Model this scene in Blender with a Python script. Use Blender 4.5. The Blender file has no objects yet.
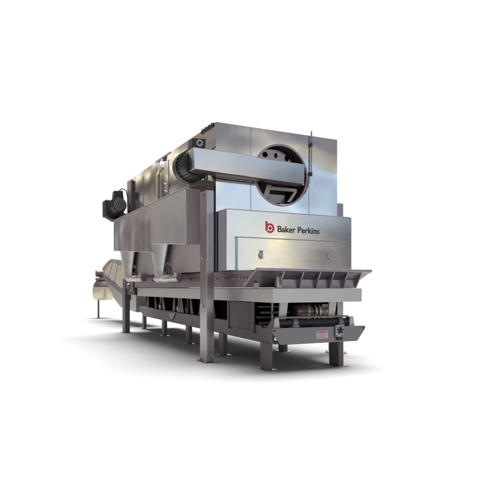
import bpy, bmesh, math, random
from mathutils import Vector, Matrix
random.seed(4)
R = math.radians
S = bpy.context.scene
COL = S.collection
PI = math.pi

# ------------------------------------------------------------------ camera
cam = bpy.data.cameras.new("camera")
cam_o = bpy.data.objects.new("camera", cam)
COL.objects.link(cam_o)
cam_o.location = (-3.50, -8.06, 1.20)
cam_o.rotation_euler = (R(90), 0, -math.atan2(281.0, 550.9))
cam.sensor_width = 36.0
cam.lens = 550.9 / 500 * 36.0
cam.shift_y = 37.0 / 500
cam.clip_end = 500
S.camera = cam_o

S.view_settings.view_transform = 'Standard'
S.view_settings.look = 'None'
S.view_settings.exposure = 0.0
S.view_settings.gamma = 1.0

# ------------------------------------------------------------------ world: an invented surround, shaped for reflections and shadow
# (white seamless behind the machine, dim warm tones to its left, cool made-up bands behind the
#  photographer, a big added glow overhead)
W = bpy.data.worlds.new("World")
S.world = W
W.use_nodes = True
wn, wl = W.node_tree.nodes, W.node_tree.links
wn.clear()


class G:
    """tiny helper for math node graphs"""
    def __init__(s, tree):
        s.n, s.l = tree.nodes, tree.links

    def put(s, sock, v):
        if hasattr(v, 'is_output'):
            s.l.new(v, sock)
        else:
            sock.default_value = v

    def m(s, op, a, b=0.0, c=0.0):
        n = s.n.new('ShaderNodeMath')
        n.operation = op
        for i, v in enumerate((a, b, c)):
            s.put(n.inputs[i], v)
        return n.outputs[0]

    def ss(s, v, lo, hi):
        n = s.n.new('ShaderNodeMapRange')
        n.interpolation_type = 'SMOOTHSTEP'
        s.put(n.inputs['Value'], v)
        n.inputs['From Min'].default_value = lo
        n.inputs['From Max'].default_value = hi
        return n.outputs['Result']

    def ramp(s, v, lo, hi, stops):
        n = s.n.new('ShaderNodeMapRange')
        s.put(n.inputs['Value'], v)
        n.inputs['From Min'].default_value = lo
        n.inputs['From Max'].default_value = hi
        r = s.n.new('ShaderNodeValToRGB')
        s.l.new(n.outputs['Result'], r.inputs['Fac'])
        e = r.color_ramp.elements
        while len(e) < len(stops):
            e.new(0.5)
        for el, (p, c) in zip(e, stops):
            el.position = (p - lo) / (hi - lo)
            el.color = (c[0], c[1], c[2], 1)
        return r.outputs['Color']

    def mix(s, f, a, b):
        n = s.n.new('ShaderNodeMix')
        n.data_type = 'RGBA'
        s.put(n.inputs[0], f)
        for sock, v in ((n.inputs[6], a), (n.inputs[7], b)):
            if hasattr(v, 'is_output'):
                s.l.new(v, sock)
            else:
                sock.default_value = (v[0], v[1], v[2], 1)
        return n.outputs[2]


g = G(W.node_tree)
tc = wn.new('ShaderNodeTexCoord')
sep = wn.new('ShaderNodeSeparateXYZ')
wl.new(tc.outputs['Generated'], sep.inputs[0])
dx, dy, dz = sep.outputs
el = g.m('MULTIPLY', g.m('ARCSINE', dz), 180 / PI)
# azimuth in degrees, 0 = straight away from the photographer (27 deg right of +y), + to the right
fx, fy = math.sin(R(27.02)), math.cos(R(27.02))
fwd = g.m('ADD', g.m('MULTIPLY', dx, fx), g.m('MULTIPLY', dy, fy))
rgt = g.m('SUBTRACT', g.m('MULTIPLY', dx, fy), g.m('MULTIPLY', dy, fx))
az = g.m('MULTIPLY', g.m('ARCTAN2', rgt, fwd), 180 / PI)
# made-up bands and glows behind the photographer, placed for front-face reflections
K = 1.0
rear = g.ramp(el, -20, 40, [(-20, (.62, .64, .66)), (-1, (.60, .62, .64)), (2.0, (.25, .22, .225)), (4.0, (.27, .245, .255)), (6.0, (.30, .29, .33)),
                            (8.0, (.60, .74, .96)), (9.6, (.92, 1.22, 1.55)), (10.6, (.64, .84, 1.14)), (12.2, (.46, .53, .68)),
                            (13.2, (1.0, .95, .76)), (13.8, (1.05, .99, .76)), (14.6, (.38, .36, .43)), (15.4, (.32, .31, .38)), (18, (.29, .28, .35)), (30, (.30, .28, .32))])
blob = g.m('MULTIPLY', g.ss(az, 119.0, 126.5), g.m('SUBTRACT', 1.0, g.ss(el, 8.0, 10.0)))
rear = g.mix(blob, rear, (.98, 1.12, 1.28))
wb = g.m('MULTIPLY', g.ss(az, 120.8, 123.0), g.m('SUBTRACT', 1.0, g.ss(az, 123.8, 126.0)))
wb = g.m('MULTIPLY', wb, g.m('SUBTRACT', 1.0, g.ss(el, 6.8, 8.6)))
rear = g.mix(wb, rear, (1.55, 1.36, .85))
dk = g.m('MULTIPLY', g.m('SUBTRACT', 1.0, g.ss(az, 113.5, 118.5)), g.m('SUBTRACT', 1.0, g.ss(el, 7.5, 10.0)))
rear = g.mix(g.m('MULTIPLY', dk, .8), rear, (.12, .105, .115))
hot = g.m('MULTIPLY', g.ss(az, 126.0, 128.4), g.m('SUBTRACT', 1.0, g.ss(az, 128.9, 131.5)))
hot = g.m('MULTIPLY', hot, g.m('MULTIPLY', g.ss(el, 9.5, 10.8), g.m('SUBTRACT', 1.0, g.ss(el, 13.2, 14.4))))
rear = g.mix(hot, rear, (1.5, 1.62, 1.7))
# made-up dim surround to the left, banded for long-side reflections
left = g.ramp(el, -20, 40, [(-20, (.28, .235, .235)), (1, (.30, .25, .25)), (5, (.26, .21, .21)), (7.5, (.30, .26, .26)), (8.3, (.50, .45, .42)),
                            (9.0, (.30, .265, .26)), (10.5, (.36, .32, .30)), (11.2, (.95, .88, .66)), (11.8, (.42, .38, .34)), (13.0, (.50, .45, .40)),
                            (13.6, (.98, .90, .68)), (14.2, (.36, .30, .285)), (16, (.38, .31, .29)), (30, (.3, .28, .27))])
room = g.mix(g.ss(az, 60, 100), left, rear)
room = g.mix(g.ss(g.m('MULTIPLY', az, -1.0), 120, 160), room, rear)
# added noise: bright and dark streaks for the steel to reflect
cv = wn.new('ShaderNodeCombineXYZ')
wl.new(g.m('DIVIDE', az, 7.0), cv.inputs[0])
wl.new(g.m('DIVIDE', el, 1.8), cv.inputs[1])
nz = wn.new('ShaderNodeTexNoise')
nz.inputs['Scale'].default_value = 1.0
nz.inputs['Detail'].default_value = 3
nz.inputs['Roughness'].default_value = .55
wl.new(cv.outputs[0], nz.inputs['Vector'])
amp = g.m('POWER', 2.0, g.m('MULTIPLY', g.m('SUBTRACT', nz.outputs['Fac'], .5), g.m('SUBTRACT', 11.0, g.m('MULTIPLY', g.ss(az, 60, 100), 6.0))))
vs = wn.new('ShaderNodeVectorMath')
vs.operation = 'SCALE'
wl.new(room, vs.inputs[0])
wl.new(amp, vs.inputs['Scale'])
room = vs.outputs[0]
# white seamless behind the machine
white = g.m('MULTIPLY', g.ss(az, -40, -33), g.m('SUBTRACT', 1.0, g.ss(az, 50, 68)))
white = g.m('MULTIPLY', white, g.m('SUBTRACT', 1.0, g.ss(el, 38, 46)))
room = g.mix(white, room, (1.06, 1.06, 1.06))
# overhead glow added to the world for floor brightness and soft shadow
# (leaning 12 degrees over the back of the machine)
tl = R(12)
side = g.m('ADD', g.m('MULTIPLY', fwd, math.cos(R(16))), g.m('MULTIPLY', rgt, math.sin(R(16))))
ca = g.m('ADD', g.m('MULTIPLY', side, math.sin(tl)), g.m('MULTIPLY', dz, math.cos(tl)))
ang = g.m('MULTIPLY', g.m('ARCCOSINE', ca), 180 / PI)
top = g.m('SUBTRACT', 1.0, g.ss(ang, 13, 30))
room = g.mix(top, room, (23.8, 23.8, 24.0))
bg = wn.new('ShaderNodeBackground')
bg.inputs['Strength'].default_value = 1.0
wl.new(room, bg.inputs['Color'])
wo = wn.new('ShaderNodeOutputWorld')
wl.new(bg.outputs[0], wo.inputs['Surface'])

# added overhead fill lamp, no such fixture known
la = bpy.data.lights.new("added_overhead_lamp", 'AREA')
la.shape = 'RECTANGLE'
la.size, la.size_y = 7, 9
la.energy = 250
la.color = (1, .985, .96)
lo = bpy.data.objects.new("added_overhead_lamp", la)
COL.objects.link(lo)
lo.location = (0.6, 0.5, 10)
lo.rotation_euler = (0, 0, 0)


# ------------------------------------------------------------------ materials
def mat(name, base, metallic=0.0, rough=0.4, wave=0.0, wave_scale=0.8, brush=0.0, var=0.06, brush_dir='z', spec=0.5, dirt=0.0):
    m = bpy.data.materials.new(name)
    m.use_nodes = True
    n, l = m.node_tree.nodes, m.node_tree.links
    b = n['Principled BSDF']
    gg = G(m.node_tree)
    b.inputs['Metallic'].default_value = metallic
    b.inputs['Specular IOR Level'].default_value = spec
    t = n.new('ShaderNodeTexCoord')
    mp = n.new('ShaderNodeMapping')
    l.new(t.outputs['Object'], mp.inputs['Vector'])
    mp.inputs['Scale'].default_value = {'z': (60, 60, 1.2), 'x': (1.2, 60, 60), 'y': (60, 1.2, 60)}[brush_dir]
    br = n.new('ShaderNodeTexNoise')
    br.inputs['Scale'].default_value = 1.0
    br.inputs['Detail'].default_value = 4
    l.new(mp.outputs[0], br.inputs['Vector'])
    blot = n.new('ShaderNodeTexNoise')
    blot.inputs['Scale'].default_value = 3.0
    blot.inputs['Detail'].default_value = 6
    l.new(t.outputs['Object'], blot.inputs['Vector'])
    # colour: slow blotches plus fine brush lines
    fac = gg.m('ADD', gg.m('MULTIPLY', gg.m('SUBTRACT', blot.outputs['Fac'], 0.5), var * 2.5),
               gg.m('MULTIPLY', gg.m('SUBTRACT', br.outputs['Fac'], 0.5), var * 2.0))
    hs = n.new('ShaderNodeHueSaturation')
    hs.inputs['Color'].default_value = (*base, 1)
    l.new(gg.m('ADD', 1.0, fac), hs.inputs['Value'])
    colour = hs.outputs['Color']
    if dirt:
        d = n.new('ShaderNodeTexNoise')
        d.inputs['Scale'].default_value = 7
        d.inputs['Detail'].default_value = 8
        d.inputs['Roughness'].default_value = 0.7
        l.new(t.outputs['Object'], d.inputs['Vector'])
        colour = gg.mix(gg.m('MULTIPLY', gg.ss(d.outputs['Fac'], .5, .7), dirt), colour, tuple(c * .45 for c in base))
    l.new(colour, b.inputs['Base Color'])
    rv = gg.m('ADD', gg.m('MULTIPLY', gg.m('SUBTRACT', br.outputs['Fac'], 0.5), min(.12, rough * .5)),
              gg.m('MULTIPLY', gg.m('SUBTRACT', blot.outputs['Fac'], 0.5), min(.20, rough * .9)))
    l.new(gg.m('ADD', rough, rv), b.inputs['Roughness'])
    if wave or brush:
        wv = n.new('ShaderNodeTexNoise')
        wv.inputs['Scale'].default_value = wave_scale
        wv.inputs['Detail'].default_value = 1.0
        l.new(t.outputs['Object'], wv.inputs['Vector'])
        bp = n.new('ShaderNodeBump')
        bp.inputs['Strength'].default_value = 1.0
        bp.inputs['Distance'].default_value = wave
        l.new(wv.outputs['Fac'], bp.inputs['Height'])
        bp2 = n.new('ShaderNodeBump')
        bp2.inputs['Strength'].default_value = brush
        bp2.inputs['Distance'].default_value = 0.001
        l.new(br.outputs['Fac'], bp2.inputs['Height'])
        l.new(bp.outputs['Normal'], bp2.inputs['Normal'])
        l.new(bp2.outputs['Normal'], b.inputs['Normal'])
    return m


M = {}
M['steel'] = mat('brushed_stainless', (.62, .605, .59), 1.0, .09, wave=.028, wave_scale=.85, brush=.10, var=.03)
M['muted'] = mat('reflection_mute_steel', (.40, .35, .345), .55, .5, wave=.010, wave_scale=1.2, brush=.2, var=.07)
M['pipe'] = mat('stained_pipe_steel', (.42, .385, .375), 1.0, .24, wave=.006, wave_scale=5, brush=.1, var=.15, dirt=.3)
M['panel'] = mat('brushed_panel_steel', (.62, .61, .60), 1.0, .15, wave=.012, wave_scale=.9, brush=.10, brush_dir='x', var=.03)
M['hopper'] = mat('hopper_steel', (.42, .385, .385), 1.0, .20, wave=.030, wave_scale=1.4, brush=.12, var=.04)
M['hopper2'] = mat('hopper_steel_brightened', (.52, .52, .53), 1.0, .30, wave=.012, wave_scale=1.0, brush=.12, var=.04)  # lighter copy of the hopper steel; brighter reflection put into the colour
M['cone'] = mat('cone_steel', (.46, .465, .44), 1.0, .36, wave=.004, wave_scale=2, brush=.15)
M['guard'] = mat('guard_steel', (.50, .50, .51), 1.0, .16, wave=.010, wave_scale=.9, brush=.10, brush_dir='x', var=.03)
M['post'] = mat('post_steel', (.33, .29, .305), 1.0, .22, wave=.004, wave_scale=1.5, brush=.2, dirt=.2)
M['beam'] = mat('beam_steel', (.46, .45, .435), 1.0, .42, wave=.004, wave_scale=1.5, brush=.2, brush_dir='y')
M['frame'] = mat('frame_painted_steel', (.125, .098, .098), .35, .5, wave=.003, wave_scale=3, brush=.3, var=.12, dirt=.35)
M['tray'] = mat('tray_steel', (.31, .28, .295), .9, .42, wave=.004, wave_scale=2, brush=.4, var=.1, dirt=.25)
M['plate'] = mat('end_plate_steel', (.19, .178, .19), .85, .45, wave=.003, wave_scale=2, brush=.4, brush_dir='x', var=.08)
M['ledge'] = mat('trough_steel', (.24, .19, .19), .9, .4, wave=.006, wave_scale=3, brush=.4, brush_dir='y', var=.14, dirt=.5)
M['dark'] = mat('cavity_shade_black', (.004, .0035, .0035), .0, .8, spec=0, var=.2)  # near-black colour standing in for shade in gaps and holes
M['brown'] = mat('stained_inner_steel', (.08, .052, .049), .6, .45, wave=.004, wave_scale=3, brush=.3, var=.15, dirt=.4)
M['gear'] = mat('brown_gear_housing', (.20, .125, .11), .7, .3, wave=.004, wave_scale=4, brush=.2, var=.2, dirt=.4)
M['black'] = mat('black_motor_paint', (.007, .0065, .007), .0, .42, var=.2, spec=.5)
M['rubber'] = mat('black_rubber', (.012, .012, .013), .0, .6, var=.2)
M['brass'] = mat('dull_brass', (.62, .55, .38), 1.0, .35, var=.12)
M['bolt'] = mat('bolt_steel', (.45, .43, .42), 1.0, .3)
M['light'] = mat('pale_plate', (.44, .41, .38), .7, .5, var=.06)
M['cream'] = mat('cream_panel', (.66, .62, .47), .75, .34, var=.015)
M['red'] = mat('red_enamel', (.55, .012, .035), .0, .4, var=.02)
M['navy'] = mat('navy_enamel', (.015, .03, .10), .0, .4, var=.02)
M['ink'] = mat('black_lettering', (.012, .012, .016), .0, .5, var=.02)
M['white'] = mat('white_sticker', (.52, .46, .47), .0, .5, var=.04)
M['redink'] = mat('red_print', (.36, .12, .13), .0, .5, var=.04)
M['floor'] = mat('white_studio_floor', (.30, .30, .30), .0, .9, var=.006, spec=.0)


# ------------------------------------------------------------------ mesh helpers
class MB:
    def __init__(s):
        s.bm = bmesh.new()

    def box(s, x0, x1, y0, y1, z0, z1):
        v = [s.bm.verts.new(p) for p in ((x0, y0, z0), (x1, y0, z0), (x1, y1, z0), (x0, y1, z0),
                                         (x0, y0, z1), (x1, y0, z1), (x1, y1, z1), (x0, y1, z1))]
        for f in ((3, 2, 1, 0), (4, 5, 6, 7), (0, 1, 5, 4), (1, 2, 6, 5), (2, 3, 7, 6), (3, 0, 4, 7)):
            s.bm.faces.new([v[i] for i in f])
        return s

    def prism(s, pts, a0, a1, axis):
        """pts in the plane across axis; axis 'x' -> pts (y,z), 'y' -> (x,z), 'z' -> (x,y)"""
        def P(p, a):
            return {'x': (a, p[0], p[1]), 'y': (p[0], a, p[1]), 'z': (p[0], p[1], a)}[axis]
        A = [s.bm.verts.new(P(p, a0)) for p in pts]
        B = [s.bm.verts.new(P(p, a1)) for p in pts]
        s.bm.faces.new(A)
        s.bm.faces.new(B[::-1])
        n = len(pts)
        for i in range(n):
            s.bm.faces.new([A[i], B[i], B[(i + 1) % n], A[(i + 1) % n]])
        return s

    def loft(s, rings, cap=True):
        vs = [[s.bm.verts.new(p) for p in r] for r in rings]
        n = len(rings[0])
        for a, b in zip(vs, vs[1:]):
            for i in range(n):
                s.bm.faces.new([a[i], a[(i + 1) % n], b[(i + 1) % n], b[i]])
        if cap:
            s.bm.faces.new(vs[0][::-1])
            s.bm.faces.new(vs[-1])
        return s

    def turn(s, prof, c, axis='y', n=40, cap=True):
        """prof: (distance along axis, radius) pairs"""
        rings = []
        for d, r in prof:
            ring = []
            for k in range(n):
                t = 2 * PI * k / n
                a, b = r * math.cos(t), r * math.sin(t)
                ring.append({'x': (c[0] + d, c[1] + a, c[2] + b), 'y': (c[0] + a, c[1] + d, c[2] + b),
                             'z': (c[0] + a, c[1] + b, c[2] + d)}[axis])
            rings.append(ring)
        return s.loft(rings, cap)

    def tube(s, pts, r, n=12):
        pts = [Vector(p) for p in pts]
        rings = []
        up = Vector((0.123, .31, .94)).normalized()
        for i, p in enumerate(pts):
            d = (pts[min(i + 1, len(pts) - 1)] - pts[max(i - 1, 0)]).normalized()
            a = d.cross(up)
            if a.length < .05:
                a = d.cross(Vector((1, 0, 0)))
            a.normalize()
            b = d.cross(a)
            rings.append([p + r * (math.cos(2 * PI * k / n) * a + math.sin(2 * PI * k / n) * b) for k in range(n)])
        return s.loft(rings)

    def build(s, name, m, parent=None, bevel=0.0, smooth=False, seg=2):
        bmesh.ops.recalc_face_normals(s.bm, faces=s.bm.faces)
        off = Vector((0, 0, 0))
        p = parent
        while p is not None:
            off += p.location
            p = p.parent
        for v in s.bm.verts:
            v.co -= off
        me = bpy.data.meshes.new(name)
        s.bm.to_mesh(me)
        s.bm.free()
        me.materials.append(m)
        o = bpy.data.objects.new(name, me)
        COL.objects.link(o)
        o.parent = parent
        if smooth:
            for q in me.polygons:
                q.use_smooth = True
            try:
                me.set_sharp_from_angle(angle=R(35))
            except Exception:
                pass
        if bevel:
            bv = o.modifiers.new('bevel', 'BEVEL')
            bv.width = bevel
            bv.segments = seg
            bv.limit_method = 'ANGLE'
            bv.angle_limit = R(40)
        return o


def thing(name, label, cat, loc, group=None, rz=0.0):
    o = bpy.data.objects.new(name, None)
    COL.objects.link(o)
    o.location = loc
    o.rotation_euler = (0, 0, rz)
    o.empty_display_size = .2
    o['label'] = label
    o['category'] = cat
    if group:
        o['group'] = group
    return o


# ------------------------------------------------------------------ setting
b = MB()
b.bm.faces.new([b.bm.verts.new((.9 + 21 * math.cos(2 * PI * k / 96), 3 + 21 * math.sin(2 * PI * k / 96), 0)) for k in range(96)])
gr = b.build('ground', M['floor'])
gr['kind'] = 'structure'

# ------------------------------------------------------------------ the oven
W_ = 2.36          # casing width
TOP = 3.83
oven = thing('industrial_oven', 'tall brushed stainless steel oven with round drum opening and long belt guard', 'oven', (1.18, 2.7, 0))

# casing: shell with the notch in its roof line, open at the front where the panel closes it
prof = [(.05, 1.46), (.05, TOP), (2.38, TOP), (2.46, 3.715), (2.93, 3.715), (3.02, TOP), (5.46, TOP - .015), (5.46, 1.46)]
b = MB()
A = [b.bm.verts.new((0, p[0], p[1])) for p in prof]
B = [b.bm.verts.new((W_, p[0], p[1])) for p in prof]
b.bm.faces.new(A)
b.bm.faces.new(B[::-1])
for i in range(1, len(prof)):
    j = (i + 1) % len(prof)
    b.bm.faces.new([A[i], B[i], B[j], A[j]])
casing = b.build('casing', M['steel'], oven)
# vertical seams and cover strips on the long side
for v in (1.02, 2.32, 3.10, 4.1):
    MB().box(-.006, -.001, v, v + .012, 1.5, TOP - .13).build('side_seam', M['ledge'], casing)
MB().prism([(.30, 1.465), (5.44, 1.465), (5.44, 2.10), (2.0, 2.10), (2.0, 2.84), (.30, 2.84)], -.009, -.002, 'x').build('reflection_mute_sheet', M['muted'], casing)  # dull sheet added to mute mirror reflections on the casing
MB().box(-.045, .0, 4.93, 5.02, 1.5, 3.74).build('end_flange', M['brown'], oven, .004)
MB().box(-.02, -.001, 5.04, 5.45, 3.2, 3.80).build('end_plate', M['beam'], oven, .003)
# rail bridging the notch
MB().box(-.012, .05, 2.2, 3.15, TOP - .028, TOP + .012).build('top_rail', M['beam'], oven, .004)
MB().box(-.02, .06, 2.50, 2.66, TOP - .105, TOP - .03).build('rail_bracket', M['black'], oven, .004)
# front panel with the round opening
CX, CZ, CR = 1.205, 3.09, .515
b = MB()
n = 96
x0, x1, z0, z1 = 0.0, W_, 1.46, TOP


def edge_pt(t):
    c, s_ = math.cos(t), math.sin(t)
    k = []
    if c > 1e-6: k.append((x1 - CX) / c)
    if c < -1e-6: k.append((x0 - CX) / c)
    if s_ > 1e-6: k.append((z1 - CZ) / s_)
    if s_ < -1e-6: k.append((z0 - CZ) / s_)
    q = min(k)
    return (CX + q * c, CZ + q * s_)


angs = [2 * PI * k / n for k in range(n)] + [math.atan2(z - CZ, x - CX) % (2 * PI) for x in (x0, x1) for z in (z0, z1)]
angs = sorted(angs)
outer = [edge_pt(t) for t in angs]
inner = [(CX + CR * math.cos(t), CZ + CR * math.sin(t)) for t in angs]
vo = [b.bm.verts.new((p[0], 0, p[1])) for p in outer]
vi = [b.bm.verts.new((p[0], 0, p[1])) for p in inner]
vob = [b.bm.verts.new((p[0], .05, p[1])) for p in outer]
vib = [b.bm.verts.new((p[0], .05, p[1])) for p in inner]
N = len(angs)
for i in range(N):
    j = (i + 1) % N
    b.bm.faces.new([vo[i], vo[j], vi[j], vi[i]])
    b.bm.faces.new([vi[i], vi[j], vib[j], vib[i]])
    b.bm.faces.new([vo[j], vo[i], vob[i], vob[j]])
front = b.build('front_panel', M['steel'], oven)
for u in (.62, 1.755):
    MB().box(u, u + .008, -.003, -.0005, 2.42, TOP - .01).build('front_seam', M['tray'], front)
# corner trim, the bolted bracket on the top edge
MB().box(-.016, .03, .08, .60, 3.775, TOP + .006).build('top_bracket', M['rubber'], oven, .004)
for v in (.14, .27, .40, .52):
    b = MB()
    b.turn([(0, .024), (.012, .024), (.014, .012)], (.0, v, TOP + .006), 'z', 12)
    b.build('bracket_bolt', M['bolt'], oven)
# recess with hub plate, bracket
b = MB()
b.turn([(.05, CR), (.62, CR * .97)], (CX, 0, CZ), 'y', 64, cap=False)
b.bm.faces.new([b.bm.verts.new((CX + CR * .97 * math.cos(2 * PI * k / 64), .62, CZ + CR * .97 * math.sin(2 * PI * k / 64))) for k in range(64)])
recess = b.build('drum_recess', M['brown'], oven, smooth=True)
b = MB()
b.turn([(-.012, CR + .012), (.02, CR + .012), (.02, CR - .018), (-.012, CR - .018), (-.012, CR + .012)], (CX, 0, CZ), 'y', 96, cap=False)
b.build('opening_rim', M['tray'], oven, smooth=True)
b = MB()
hc = (1.15, 3.12)
b.prism([(hc[0] + .445 * math.cos(R(a)), hc[1] + .445 * math.sin(R(a))) for a in range(0, 181, 6)] + [(hc[0] - .445, hc[1] - .08), (hc[0] + .445, hc[1] - .08)], .16, .20, 'y')
hub = b.build('hub_plate', M['post'], oven, .006)
for (u, z, rx, rz) in ((1.19, 3.455, .028, .045), (.98, 3.45, .05, .045), (1.41, 3.43, .045, .05)):
    b = MB()
    b.loft([[(u + rx * math.cos(2 * PI * k / 20), y, z + rz * math.sin(2 * PI * k / 20)) for k in range(20)] for y in (.155, .17)])
    b.build('hub_hole', M['dark'], hub)  # black disc standing in for the shade inside a hole
b = MB()
b.turn([(-.06, .07), (.3, .07)], (CX, 0, CZ), 'y', 24)
b.build('drive_shaft', M['bolt'], oven, smooth=True)
b = MB()
b.prism([(.96, 2.92), (1.05, 2.92), (.97, 2.66), (.88, 2.68)], .06, .12, 'y')
b.prism([(1.05, 2.90), (1.56, 2.90), (1.56, 2.845), (1.03, 2.845)], .07, .115, 'y')
b.prism([(1.50, 2.845), (1.56, 2.845), (1.42, 2.65), (1.36, 2.66)], .06, .11, 'y')
b.build('shaft_bracket', M['tray'], oven, .004)
MB().box(1.07, 1.40, .2, .28, 2.64, 2.80).build('bearing_block', M['tray'], oven, .01)

# belt guard across the front
gp = [(-.50, 3.30), (.37, 3.30), (.70, 3.272), (1.535, 3.268), (1.535, 2.915), (.55, 2.945), (-.475, 2.98)]
gb = MB()
tilt = lambda u, z: -.315 + (3.30 - z) * .050 + (u + .5) * .046     # face leaned and yawed to steer its reflections
gb.loft([[(p[0], tilt(*p), p[1]) for p in gp], [(p[0], -.07, p[1]) for p in gp]])
guard = gb.build('belt_guard', M['guard'], oven, .008)
b = MB()
b.prism([(-.46, 2.978), (1.46, 2.922), (1.46, 2.905), (-.46, 2.955)], -.27, -.09, 'y')
b.build('guard_underside_shade', M['brown'], guard)  # dark strip: shade under the guard put into the colour

# main drive motor behind the guard
def motor(name, c, v0, v1, r, box_pts, bv0, bv1):
    b = MB()
    L = v1 - v0
    b.turn([(v0, r * .55), (v0, r * .84), (v0 + .02, r * .9), (v0 + L * .62, r * .9), (v0 + L * .62, r), (v0 + L * .95, r), (v1, r * .88), (v1, r * .3)],
           (c[0], 0, c[1]), 'y', 48)
    mo = b.build(name, M['black'], oven, smooth=True)
    b = MB()
    for k in range(28):                              # cooling fins
        t = 2 * PI * k / 28
        rad = Vector((math.cos(t), 0, math.sin(t)))
        tan = Vector((-math.sin(t), 0, math.cos(t)))
        q = Vector((c[0], 0, c[1]))
        for s1 in (0,):
            p = [q + rad * r * .88 + tan * .005, q + rad * r * .99 + tan * .004, q + rad * r * .99 - tan * .004, q + rad * r * .88 - tan * .005]
            b.loft([[Vector((a.x, v0 + .04, a.z)) for a in p], [Vector((a.x, v0 + L * .60, a.z)) for a in p]])
    b.build('cooling_fins', M['black'], mo)
    b = MB()
    for rr in (.25, .45, .62):
        b.turn([(v0 - .012, r * rr), (v0 - .012, r * (rr + .07)), (v0 - .001, r * (rr + .07)), (v0 - .001, r * rr), (v0 - .012, r * rr)], (c[0], 0, c[1]), 'y', 40, cap=False)
    b.turn([(v0 - .02, r * .10), (v0 + .01, r * .10)], (c[0], 0, c[1]), 'y', 20)
    b.build('fan_grille', M['tray'] if v0 > 1 else M['rubber'], mo, smooth=True)
    tb = MB().prism(box_pts, bv0, bv1, 'y').build('terminal_box', M['black'], mo, .008)
    return mo, tb


m1, tb1 = motor('drive_motor', (-.335, 3.13), -.05, .42, .255, [(-.41, 3.515), (-.185, 3.53), (-.20, 3.375), (-.43, 3.35)], -.05, .13)
b = MB()
b.turn([(-.062, .026), (-.062, .052), (-.05, .052)], (-.30, 0, 3.445), 'y', 24)
b.build('cable_gland', M['bolt'], tb1, smooth=True)
b = MB()
b.turn([(-.066, .004), (-.066, .030), (-.05, .030)], (-.30, 0, 3.445), 'y', 24)
b.build('gland_plug', M['rubber'], tb1, smooth=True)
b = MB()
b.box(-.30, -.02, -.02, .40, 2.80, 2.88)
b.prism([(-.02, 2.85), (-.02, 2.55), (-.14, 2.82), (-.26, 2.85)], .06, .10, 'y')
b.build('motor_bracket', M['brown'], oven, .004)

m2, tb2 = motor('rear_motor', (-.215, 3.215), 5.42, 5.85, .20, [(-.32, 3.565), (-.11, 3.58), (-.09, 3.37), (-.34, 3.36)], 5.5, 5.7)
b = MB()
b.box(-.46, .02, 5.86, 6.25, 2.97, 3.40)
b.prism([(-.42, 2.97), (-.05, 2.97), (0.0, 2.82), (-.25, 2.88)], 5.88, 6.2, 'y')
b.build('gearbox', M['rubber'], oven, .05, seg=3)
b = MB()
b.box(-.12, .2, 5.47, 5.9, 2.9, 3.02)
b.build('motor_bracket', M['brown'], oven, .005)

b = MB()
b.tube([(-.30, .10, 3.50), (-.27, .22, 3.57), (-.14, .34, 3.52), (-.03, .38, 3.42), (-.02, .40, 3.2), (-.02, .42, 2.9), (-.02, .43, 2.2)], .013, 10)
b.build('motor_cable', M['rubber'], oven, smooth=True)
b = MB()
b.tube([(-.20, 5.62, 3.56), (-.13, 5.56, 3.64), (-.05, 5.42, 3.58), (-.03, 5.36, 3.4), (-.03, 5.34, 3.0)], .013, 10)
b.build('motor_cable', M['rubber'], oven, smooth=True)

# side hopper with its two discharge cones
b = MB()
HU = -.25
b.prism([(2.7, 2.86), (5.88, 2.86), (5.88, 2.11), (2.7, 1.895)], HU, -.004, 'x')
hop = b.build('side_hopper', M['hopper'], oven, .008)
b = MB()
b.loft([[(HU - .004, .70, zz0), (HU - .004, 2.697, zz1), (-.012, 2.697, zz1), (-.012, .70, zz0)] for zz0, zz1 in ((1.92, 2.06), (2.865, 2.86))])
b.build('hopper_section', M['hopper2'], hop, .008)
MB().box(HU + .004, -.012, .688, .6995, 1.93, 2.855).build('hopper_end', M['muted'], hop, .003)  # dull cap added to set this face's reflected tone
b = MB()
b.prism([(.70, 2.885), (2.7, 2.88), (5.88, 2.88), (5.88, 2.861), (2.7, 2.861), (.70, 2.867)], HU - .014, HU + .03, 'x')
b.build('hopper_edge_highlight', M['light'], hop, .003)  # pale strip: bright edge highlight put into the colour


def cone(vc, ztop, zbot, r0, r1):
    b = MB()
    uc = -.13
    rings = []
    for z, rr in ((ztop + .10, r0), (ztop, r0), (ztop - .03, r0 * .97), (zbot + .05, r1 * 1.03), (zbot, r1), (zbot - .1, r1)):
        rings.append([(uc + rr * .215 * math.cos(2 * PI * k / 40), vc + rr * math.sin(2 * PI * k / 40) * 1.0, z) for k in range(40)])
    b.loft(rings)
    return b.build('discharge_cone', M['cone'], hop, smooth=True)


cone(2.52, 2.05, 1.50, .53, .25)
cone(4.95, 2.05, 1.53, .56, .33)


def burner(va, vb, zc):
    b = MB()
    r = .088
    L = vb - va
    b.turn([(va, .02), (va, r * .8), (va + .04, r), (vb - .05, r), (vb - .01, r * .75), (vb + .10, r * .55), (vb + .16, r * .55), (vb + .16, .01)], (-.09, 0, zc), 'y', 28)
    o = b.build('outlet_pipe', M['pipe'], oven, smooth=True)
    b = MB()
    cz = zc + .17
    vc = va + L * .19
    b.tube([(-.24 + .05 * math.cos(t * PI / 14), vc + .31 * math.cos(t * PI / 14), cz + .10 * math.sin(t * PI / 14)) for t in range(-5, 20)], .016, 8)
    b.build('wire_handle', M['rubber'], o, smooth=True)
    b = MB()
    b.box(-.19, -.15, vc - .30, vc - .18, zc + .02, zc + .10)
    b.build('clamp', M['light'], o, .008)


burner(1.42, 2.72, 1.365)
burner(3.75, 5.0, 1.40)
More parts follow.
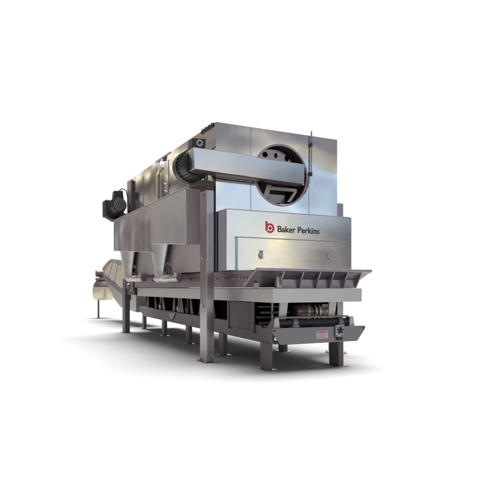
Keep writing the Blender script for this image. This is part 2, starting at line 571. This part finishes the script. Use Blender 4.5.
# fittings on the long side
b = MB()
b.tube([(-.03, 2.98, 2.80), (-.03, 2.98, 3.48)], .024, 16)
b.turn([(3.44, .036), (3.53, .036)], (-.03, 2.98, 0), 'z', 16)
b.tube([(-.03, 2.98, 3.50), (-.03, 2.92, 3.57), (-.03, 2.78, 3.61), (-.02, 2.70, 3.61)], .022, 14)
b.build('brass_pipe', M['brass'], oven, smooth=True)
b = MB()
b.tube([(-.005, 2.45, 3.25), (-.05, 2.45, 3.24), (-.06, 2.42, 3.17), (-.05, 2.4, 3.11), (-.005, 2.4, 3.10)], .016, 10)
b.box(-.012, 0, 2.38, 2.52, 3.08, 3.27)
b.build('latch', M['bolt'], oven, smooth=True)

# corner posts
def post(u0, v0, h, w=.13, d=.28):
    b = MB().box(u0, u0 + w, v0, v0 + d, .012, h)
    p = b.build('corner_post', M['post'], oven, .008)
    MB().box(u0 - .05, u0 + w + .05, v0 - .045, v0 + d + .04, .0, .012).build('base_plate', M['post'], p, .003)
    for du, dv in ((-.025, -.022), (w + .025, -.022), (-.025, d + .018), (w + .025, d + .018)):
        b = MB()
        b.turn([(.012, .016), (.03, .016), (.03, .008), (.05, .008)], (u0 + du, v0 + dv, 0), 'z', 8)
        b.build('anchor_bolt', M['bolt'], p)
    for z in (.9, 1.67, 2.66):
        b = MB()
        b.turn([(-.022, .018), (-.02, .026), (0, .026)], (u0, v0 + .15, z), 'x', 12)
        b.build('post_bolt', M['bolt'], p)
    return p


pl = post(-.16, 0.0, 2.74)
b = MB()
b.turn([(-.02, .02), (0, .028)], (-.06, 0, .10), 'y', 12)
b.build('post_bolt', M['bolt'], pl)
post(W_ + .006, 0.0, 2.70)
MB().box(-.16, -.03, -.006, .28, 2.742, 2.85).build('post_cap', M['brown'], oven, .004)
MB().box(-.030, -.004, .03, .25, 1.5, 2.74).build('post_gap_shade', M['rubber'], oven)  # black strip standing in for the shaded gap beside the post

# front hood with the maker's mark
HV = -.40
hood = MB().box(.005, W_ + .012, HV, -.004, 1.452, 2.395).build('front_hood', M['panel'], oven, .007)
MB().prism([(.02, 2.396), (W_, 2.396), (W_, 2.404), (.02, 2.404)], HV + .01, -.01, 'y').build('hood_lid', M['light'], hood)
MB().box(.17, 2.21, HV - .055, HV - .002, 1.452, 1.965).build('access_panel', M['panel'], hood, .006)
b = MB()
b.prism([(.155, 1.967), (2.225, 1.967), (2.225, 1.974), (.155, 1.974)], HV - .06, HV - .003, 'y')
b.build('panel_edge', M['light'], hood)
for u, s1 in ((.575, 1), (1.84, -1)):
    b = MB()
    y = HV - .056
    b.tube([(u, y, 1.76), (u, y - .03, 1.755), (u - .02 * s1, y - .05, 1.70), (u - .01 * s1, y - .03, 1.655), (u - .01 * s1, y, 1.65)], .010, 8)
    b.box(u - .035, u + .035, y - .006, y + .001, 1.635, 1.775)
    b.build('handle', M['bolt'], hood, smooth=True)
# emblem: red ring with stem, navy dot
b = MB()
ec = (.765, 2.135)
yy = (HV - .004, HV - .0008)
ro, ri = .078, .045
arc = [R(a) for a in range(168, -139, -6)]
pts = [(ec[0] + ro * math.cos(t), ec[1] + ro * math.sin(t)) for t in arc] + [(ec[0] + ri * math.cos(t), ec[1] + ri * math.sin(t)) for t in reversed(arc)]
for i in range(len(arc) - 1):
    j = len(pts) - 1 - i
    b.prism([pts[i], pts[i + 1], pts[j - 1], pts[j]], yy[0], yy[1], 'y')
b.prism([(.684, 2.245), (.722, 2.235), (.722, 2.105), (.684, 2.085)], yy[0] - .001, yy[1], 'y')
b.build('emblem', M['red'], hood)
b = MB()
b.turn([(yy[0] - .001, .024), (yy[1], .024)], (ec[0] + .002, 0, ec[1]), 'y', 32)
b.build('emblem_dot', M['navy'], hood)


def text_mesh(txt, name, x, z, width, y, m, parent, bold=.022, depth=.0015):
    cu = bpy.data.curves.new(name, 'FONT')
    cu.body = txt
    cu.size = 1.0
    cu.offset = bold
    cu.extrude = 0
    cu.resolution_u = 6
    tmp = bpy.data.objects.new('tmp', cu)
    COL.objects.link(tmp)
    bpy.context.view_layer.update()
    dg = bpy.context.evaluated_depsgraph_get()
    me = bpy.data.meshes.new_from_object(tmp.evaluated_get(dg))
    COL.objects.unlink(tmp)
    bpy.data.objects.remove(tmp)
    xs = [v.co.x for v in me.vertices]
    sc = width / (max(xs) - min(xs))
    mn = min(xs)
    off = Vector((0, 0, 0))
    p = parent
    while p is not None:
        off += p.location
        p = p.parent
    for v in me.vertices:
        v.co = Vector((x + (v.co.x - mn) * sc, y, z + v.co.y * sc)) - off
    me.materials.clear()
    me.materials.append(m)
    o = bpy.data.objects.new(name, me)
    COL.objects.link(o)
    o.parent = parent
    so = o.modifiers.new('solid', 'SOLIDIFY')
    so.thickness = depth
    return o


text_mesh('Baker Perkins', 'lettering', .905, 2.083, .80, HV - .003, M['ink'], hood)

# conduit on the right of the front, curling round the opening
b = MB()
pth = [(1.79, -.035, 3.90), (1.79, -.035, 3.72), (1.79, -.035, 3.45), (1.785, -.035, 3.18), (1.775, -.035, 3.12)]
for k in range(0, 11):
    t = R(2 - 9.5 * k)
    pth.append((CX + (.535 - .004 * k) * math.cos(t) + .015, -.03 + .006 * k, CZ + (.535 - .004 * k) * math.sin(t)))
b.tube(pth, .013, 10)
con = b.build('conduit', M['post'], oven, smooth=True)
b = MB()
b.turn([(3.63, .02), (3.70, .02)], (1.79, -.035, 0), 'z', 14)
b.build('conduit_coupling', M['brown'], con, smooth=True)
b = MB()
b.turn([(3.12, .022), (3.19, .022)], (1.783, -.035, 0), 'z', 14)
b.build('conduit_coupling', M['brown'], con, smooth=True)

# ------------------------------------------------------------------ conveyor bed with flared outlet tray
bed = thing('conveyor_bed', 'pale steel conveyor bed under the oven ending in a grey flared outlet tray', 'conveyor', (.96, -1.2, 0))
b = MB()
b.prism([(.20, -1.5), (1.72, -1.5), (1.72, 5.32), (.20, 5.32)], .982, 1.18, 'z')
b.build('bed_frame', M['beam'], bed, .006)
MB().box(.155, 1.74, -1.06, 5.40, 1.190, 1.448).build('trough', M['ledge'], bed, .006)
MB().box(.128, .155, -1.0, 5.40, 1.395, 1.448).build('trough_flange', M['ledge'], bed, .004)
for k in range(17):
    b = MB()
    v = -.90 + k * .11 if k < 9 else 0.3 + (k - 9) * .6
    b.turn([(-.018, .012), (-.016, .019), (0, .019)], (.155, v, 1.335), 'x', 10)
    b.build('trough_bolt', M['post'], bed)
# flared tray: sloping lip plate, back wall, gussets
b = MB()
prf = [(-1.475, 1.462), (-1.475, 1.425), (-1.40, 1.395), (-1.11, 1.196), (-1.09, 1.235), (-1.445, 1.462)]
ul = [-.035, -.035, -.035, -.045, -.045, -.035]
ur = [1.935, 1.935, 1.915, 1.80, 1.80, 1.935]
b.loft([[(ul[i], p[0], p[1]) for i, p in enumerate(prf)], [(ur[i], p[0], p[1]) for i, p in enumerate(prf)]])
tray = b.build('outlet_tray', M['tray'], bed, .004)
MB().box(.36, 1.78, -1.285, -1.262, 1.182, 1.31).build('tray_wall', M['tray'], tray, .003)
b = MB()
b.prism([(-.046, 1.236), (1.80, 1.236), (1.80, 1.25), (-.046, 1.25)], -1.102, -1.088, 'y')
b.build('tray_edge', M['light'], tray)
for u in (.40, .72, 1.01, 1.25, 1.50, 1.755):
    b = MB()
    b.prism([(-1.46, 1.432), (-1.43, 1.41), (-1.262, 1.29), (-1.262, 1.185), (-1.30, 1.185), (-1.325, 1.22)], u, u + .022, 'x')
    b.build('gusset', M['tray'], tray, .002)
MB().box(.05, .12, -1.24, -1.18, 1.182, 1.26).build('tray_foot', M['tray'], tray, .004)
MB().box(.36, .43, -1.33, -1.29, 1.182, 1.36).build('tray_foot', M['beam'], tray, .004)
# far leg of the bed
fp = MB().box(.12, .25, 6.2, 6.48, .012, 1.31).build('bed_leg', M['frame'], bed, .008)
MB().box(.08, .29, 6.12, 6.52, 0, .012).build('foot_plate', M['frame'], fp, .003)
MB().box(.16, 1.6, 5.42, 6.6, 1.0, 1.42).build('bed_end_box', M['brown'], bed, .01)
b = MB()
b.box(.135, .157, 5.5, 5.75, 1.1, 1.34)
b.turn([(-.06, .06), (0, .08)], (.15, 5.9, 1.22), 'x', 20)
b.build('end_bracket', M['ledge'], bed, .004)

# ------------------------------------------------------------------ dark base frame on legs (stands a little askew)
ROT = -math.atan(.068)
base = thing('base_frame', 'low dark steel frame on short legs with rollers and a notched front plate', 'support frame', (0, 0, 0), rz=0)
LOC = Vector((.38, -1.16, 0))


def bb(mb, name, m, parent=None, **k):
    o = mb.build(name, m, None, **k)
    o.parent = parent or base
    return o


# side channel
b = MB()
b.prism([(-.10, .62), (-.10, .39), (.02, .38), (8.35, .38), (9.0, .55), (9.0, .63), (.3, .63), (.3, .60)], -.05, -.01, 'x')
bb(b, 'side_channel', M['frame'], bevel=.006)
b = MB()
b.box(-.005, .10, -.10, 8.9, .585, .628)
b.box(-.005, .10, -.10, 8.4, .384, .42)
bb(b, 'channel_flange', M['frame'])
b = MB()
b.box(1.19, 1.26, -.10, 2.6, .39, .62)
bb(b, 'side_channel', M['frame'], bevel=.006)
for (u, v, w, d) in ((-.075, 0, .078, .26), (-.06, 1.86, .075, .23), (-.06, 3.93, .075, .23), (-.06, 5.98, .075, .24), (-.02, 8.45, .075, .22), (1.10, -.02, .085, .28), (1.15, 1.93, .08, .23)):
    b = MB()
    b.box(u, u + w, v, v + .022, .014, .40)
    b.box(u, u + .014, v + .022, v + d, .014, .40)
    b.box(u + .014, u + w, v + d - .02, v + d, .014, .40)
    lg = bb(b, 'leg', M['frame'], bevel=.003)
    bb(MB().box(u - .05, u + w + .07, v - .05, v + d + .01, 0, .013), 'foot_plate', M['post'], lg, bevel=.002)
# upright gussets between channel and bed
for v, w0, w1, ln in ((8.1, .12, .03, -.05), (7.1, .09, .03, .10), (6.25, .14, .03, .16), (5.35, .12, .03, -.06), (4.7, .20, .03, .02), (3.9, .08, .04, .12),
                      (3.3, .16, .03, .0), (2.55, .10, .04, .08)):
    b = MB()
    b.prism([(v - w0, .631), (v + w0, .631), (v + ln + w1, .975), (v + ln - w1, .975)], .0, .03, 'x')
    bb(b, 'upright', M['brown'], bevel=.003)
for v in (6.7, 5.0, 4.3):
    b = MB()
    b.turn([(.64, .05), (.74, .07), (.80, .03), (.95, .03)], (.04, v, 0), 'z', 14)
    bb(b, 'spring_mount', M['tray'] if v != 4.3 else M['brown'], smooth=True)
b = MB()
b.prism([(4.95, .60), (5.6, .60), (5.28, .42)], -.068, -.051, 'x')
bb(b, 'corner_gusset', M['ledge'], bevel=.003)
# black block added for the shade under the bed, side panel, pipes
bb(MB().box(.10, 1.1, 1.05, 8.7, .44, .985), 'gap_shade_block', M['dark'])
bb(MB().box(-.075, -.053, .55, 1.55, .53, .965), 'side_panel', M['brown'], bevel=.004)
for v in (.50, 1.54):
    bb(MB().box(-.088, -.054, v, v + .06, .50, .972), 'panel_trim', M['frame'], bevel=.003)
for z, y, r in ((.90, .42, .012), (.82, .30, .016), (.74, .46, .014), (.66, .36, .016)):
    b = MB()
    b.tube([(-.04, y, z), (.42, y, z)], r, 10)
    bb(b, 'inner_pipe', M['frame'], smooth=True)
b = MB()
b.tube([(.18, .38, .60), (.18, .38, .97)], .018, 10)
bb(b, 'inner_pipe', M['tray'], smooth=True)
bb(MB().box(-.01, 1.34, .95, 1.0, .45, .996), 'backlight_blocker', M['dark'])  # added black plate stopping light leaking through from behind
bb(MB().box(1.265, 1.285, .48, .94, .60, .978), 'side_panel', M['dark'])  # added black plate covering the bright gap by the geared motor
# geared motor under the bed
b = MB()
b.turn([(.62, .03), (.62, .10), (.70, .125), (.88, .125), (.89, .10), (1.02, .10), (1.03, .125), (1.10, .125), (1.12, .04)], (0, .50, .81), 'x', 32)
b.box(1.06, 1.28, .40, .62, .69, .93)
gm = bb(b, 'geared_motor', M['gear'], bevel=.004)
b = MB()
for x in (.80, .93, 1.0):
    b.turn([(x, .128), (x + .018, .132), (x + .036, .128)], (0, .50, .81), 'x', 32)
b.turn([(.385 - .03, .05), (.398 - .01, .085), (.40, .085)], (1.17, 0, .81), 'y', 20)
bb(b, 'motor_band', M['bolt'], gm, smooth=True)
# struts carrying the tray
for (a, c) in ((.10, .08), (.915, .89)):
    b = MB()
    b.prism([(a, .98), (a + .125, .98), (c + .105, .70), (c, .70)], -.06, -.02, 'y')
    bb(b, 'strut', M['light'], bevel=.004)
# cross roller with its brackets and end ears
b = MB()
b.tube([(-.01, -.10, .685), (1.21, -.10, .685)], .052, 24)
bb(b, 'roller', M['rubber'], smooth=True)
bb(MB().box(.03, 1.20, -.13, -.02, .752, .775), 'roller_cover', M['plate'], bevel=.004)
for u in (.24, 1.0):
    b = MB()
    b.box(u, u + .11, -.17, -.04, .60, .66)
    b.turn([(u + .02, .072), (u + .09, .072)], (0, -.10, .69), 'x', 24)
    bb(b, 'roller_bracket', M['plate'], bevel=.006)
for u in (-.055, 1.19):
    b = MB()
    b.prism([(u, .60), (u + .012, .745), (u + .027, .765), (u + .062, .765), (u + .077, .745), (u + .097, .60)], -.17, -.155, 'y')
    ear = bb(b, 'end_ear', M['light'], bevel=.004)
    b = MB()
    b.prism([(-.153, .60), (-.153, .76), (-.06, .75), (.08, .62), (.08, .60)], u + .012, u + .075, 'x')
    bb(b, 'ear_web', M['frame'], ear, bevel=.006)
# notched front plate
b = MB()
b.prism([(-.115, .60), (-.10, .625), (1.435, .622), (1.45, .60), (1.43, .56), (1.30, .395), (.035, .385), (.015, .40), (-.105, .565)], -.215, -.185, 'y')
fpn = bb(b, 'front_plate', M['plate'], bevel=.005)
for u in (-.075, 1.41):
    b = MB()
    b.turn([(-.222, .012), (-.2155, .016)], (u, 0, .588), 'y', 14)
    bb(b, 'plate_bolt', M['rubber'], fpn)
lab = bb(MB().box(.60, .79, -.2195, -.2155, .452, .562), 'warning_label', M['white'], fpn)
b = MB()
b.box(.61, .78, -.2215, -.2196, .532, .555)
for k in range(4):
    b.box(.615, .775 - .03 * (k % 2), -.2212, -.2196, .462 + k * .017, .469 + k * .017)
bb(b, 'label_print', M['redink'], fpn)
b = MB()
b.box(.905, 1.045, -.245, -.216, .47, .645)
kb = bb(b, 'knob_bracket', M['tray'], fpn, bevel=.006)
b = MB()
b.prism([(.985 + (.052 if k % 4 < 2 else .026) * math.cos(2 * PI * (k + .5) / 20), .565 + (.052 if k % 4 < 2 else .026) * math.sin(2 * PI * (k + .5) / 20)) for k in range(20)], -.268, -.246, 'y')
b.turn([(-.275, .010), (-.274, .018), (-.246, .018)], (.985, 0, .565), 'y', 16)
bb(b, 'star_knob', M['rubber'], fpn)
for du, dz_ in ((-.055, .055), (.045, .06), (-.055, -.075), (.045, -.075)):
    b = MB()
    b.turn([(-.252, .008), (-.2455, .010)], (.975 + du, 0, .56 + dz_), 'y', 10)
    bb(b, 'bracket_bolt', M['rubber'], fpn)
bb(MB().box(.93, 1.03, -.24, -.216, .418, .468), 'knob_stop', M['rubber'], fpn, bevel=.005)
b = MB()
b.box(.30, .42, 1.2, 1.35, .30, .44)
bb(b, 'drain_valve', M['rubber'], bevel=.01)
base.location = LOC
base.rotation_euler = (0, 0, ROT)

# ------------------------------------------------------------------ behind: inclined conveyor and round bin
inc = thing('inclined_conveyor', 'grey inclined conveyor with curved head and cream side panels behind the oven', 'conveyor', (1.3, 10, 0))
b = MB()
b.prism([(8.0, 1.85), (9.77, 2.0), (10.6, 2.09), (11.1, 2.10), (11.5, 2.06), (11.95, 1.98), (12.3, 1.89), (12.5, 1.80), (12.45, 1.66), (12.13, 1.50), (10.74, .80), (9.9, .55), (8.0, .45)], .90, 1.75, 'x')
b.build('duct', M['beam'], inc, .01)
for pp in ([(12.15, 1.72), (11.45, 2.0), (11.0, 2.05), (11.55, 1.60)], [(11.42, 1.57), (10.88, 2.03), (10.25, 1.96), (10.72, 1.42), (11.0, 1.40)],
           [(10.58, 1.40), (10.12, 1.93), (9.0, 1.80), (9.2, 1.0), (10.2, 1.25)]):
    MB().prism(pp, .882, .898, 'x').build('side_panel', M['cream'], inc, .01)
b = MB()
b.prism([(12.52, 1.82), (12.3, 1.91), (11.5, 2.08), (11.05, 2.12), (8.0, 1.88), (8.0, 1.94), (11.05, 2.18), (11.55, 2.13), (12.36, 1.95), (12.58, 1.85)], .88, .96, 'x')
b.build('top_rail', M['light'], inc, .004)
b = MB()
b.prism([(12.42, 1.63), (12.13, 1.45), (8.6, .78), (8.6, .98)], .872, .884, 'x')
b.build('lower_rail', M['ledge'], inc, .004)
for v in (9.4, 11.6):
    b = MB()
    b.box(1.55, 1.63, v, v + .08, 0, .9)
    b.build('leg', M['frame'], inc)

bin_ = thing('round_bin', 'round cream steel bin with dark top on one thin leg', 'bin', (1.13, 13.49, 0))
b = MB()
b.turn([(.70, .30), (.74, .37), (.80, .405), (1.16, .405), (1.19, .395)], (1.13, 13.49, 0), 'z', 48)
b.build('drum', M['cream'], bin_, smooth=True)
b = MB()
b.turn([(1.192, .385), (1.30, .37), (1.46, .26), (1.47, .30), (1.54, .30), (1.55, .24)], (1.13, 13.49, 0), 'z', 40)
b.build('lid', M['ledge'], bin_, smooth=True)
b = MB()
b.turn([(-.28, .05), (-.28, .13), (.28, .13), (.28, .05)], (1.13, 13.49, 1.72), 'x', 24)
b.box(.98, 1.28, 13.42, 13.56, 1.55, 1.66)
b.build('top_roller', M['frame'], bin_, smooth=True)
b = MB()
b.tube([(.96, 13.58, .012), (.96, 13.58, .78)], .035, 10)
lg = b.build('leg', M['frame'], bin_, smooth=True)
MB().box(.90, 1.02, 13.52, 13.64, 0, .012).build('foot_plate', M['frame'], lg)
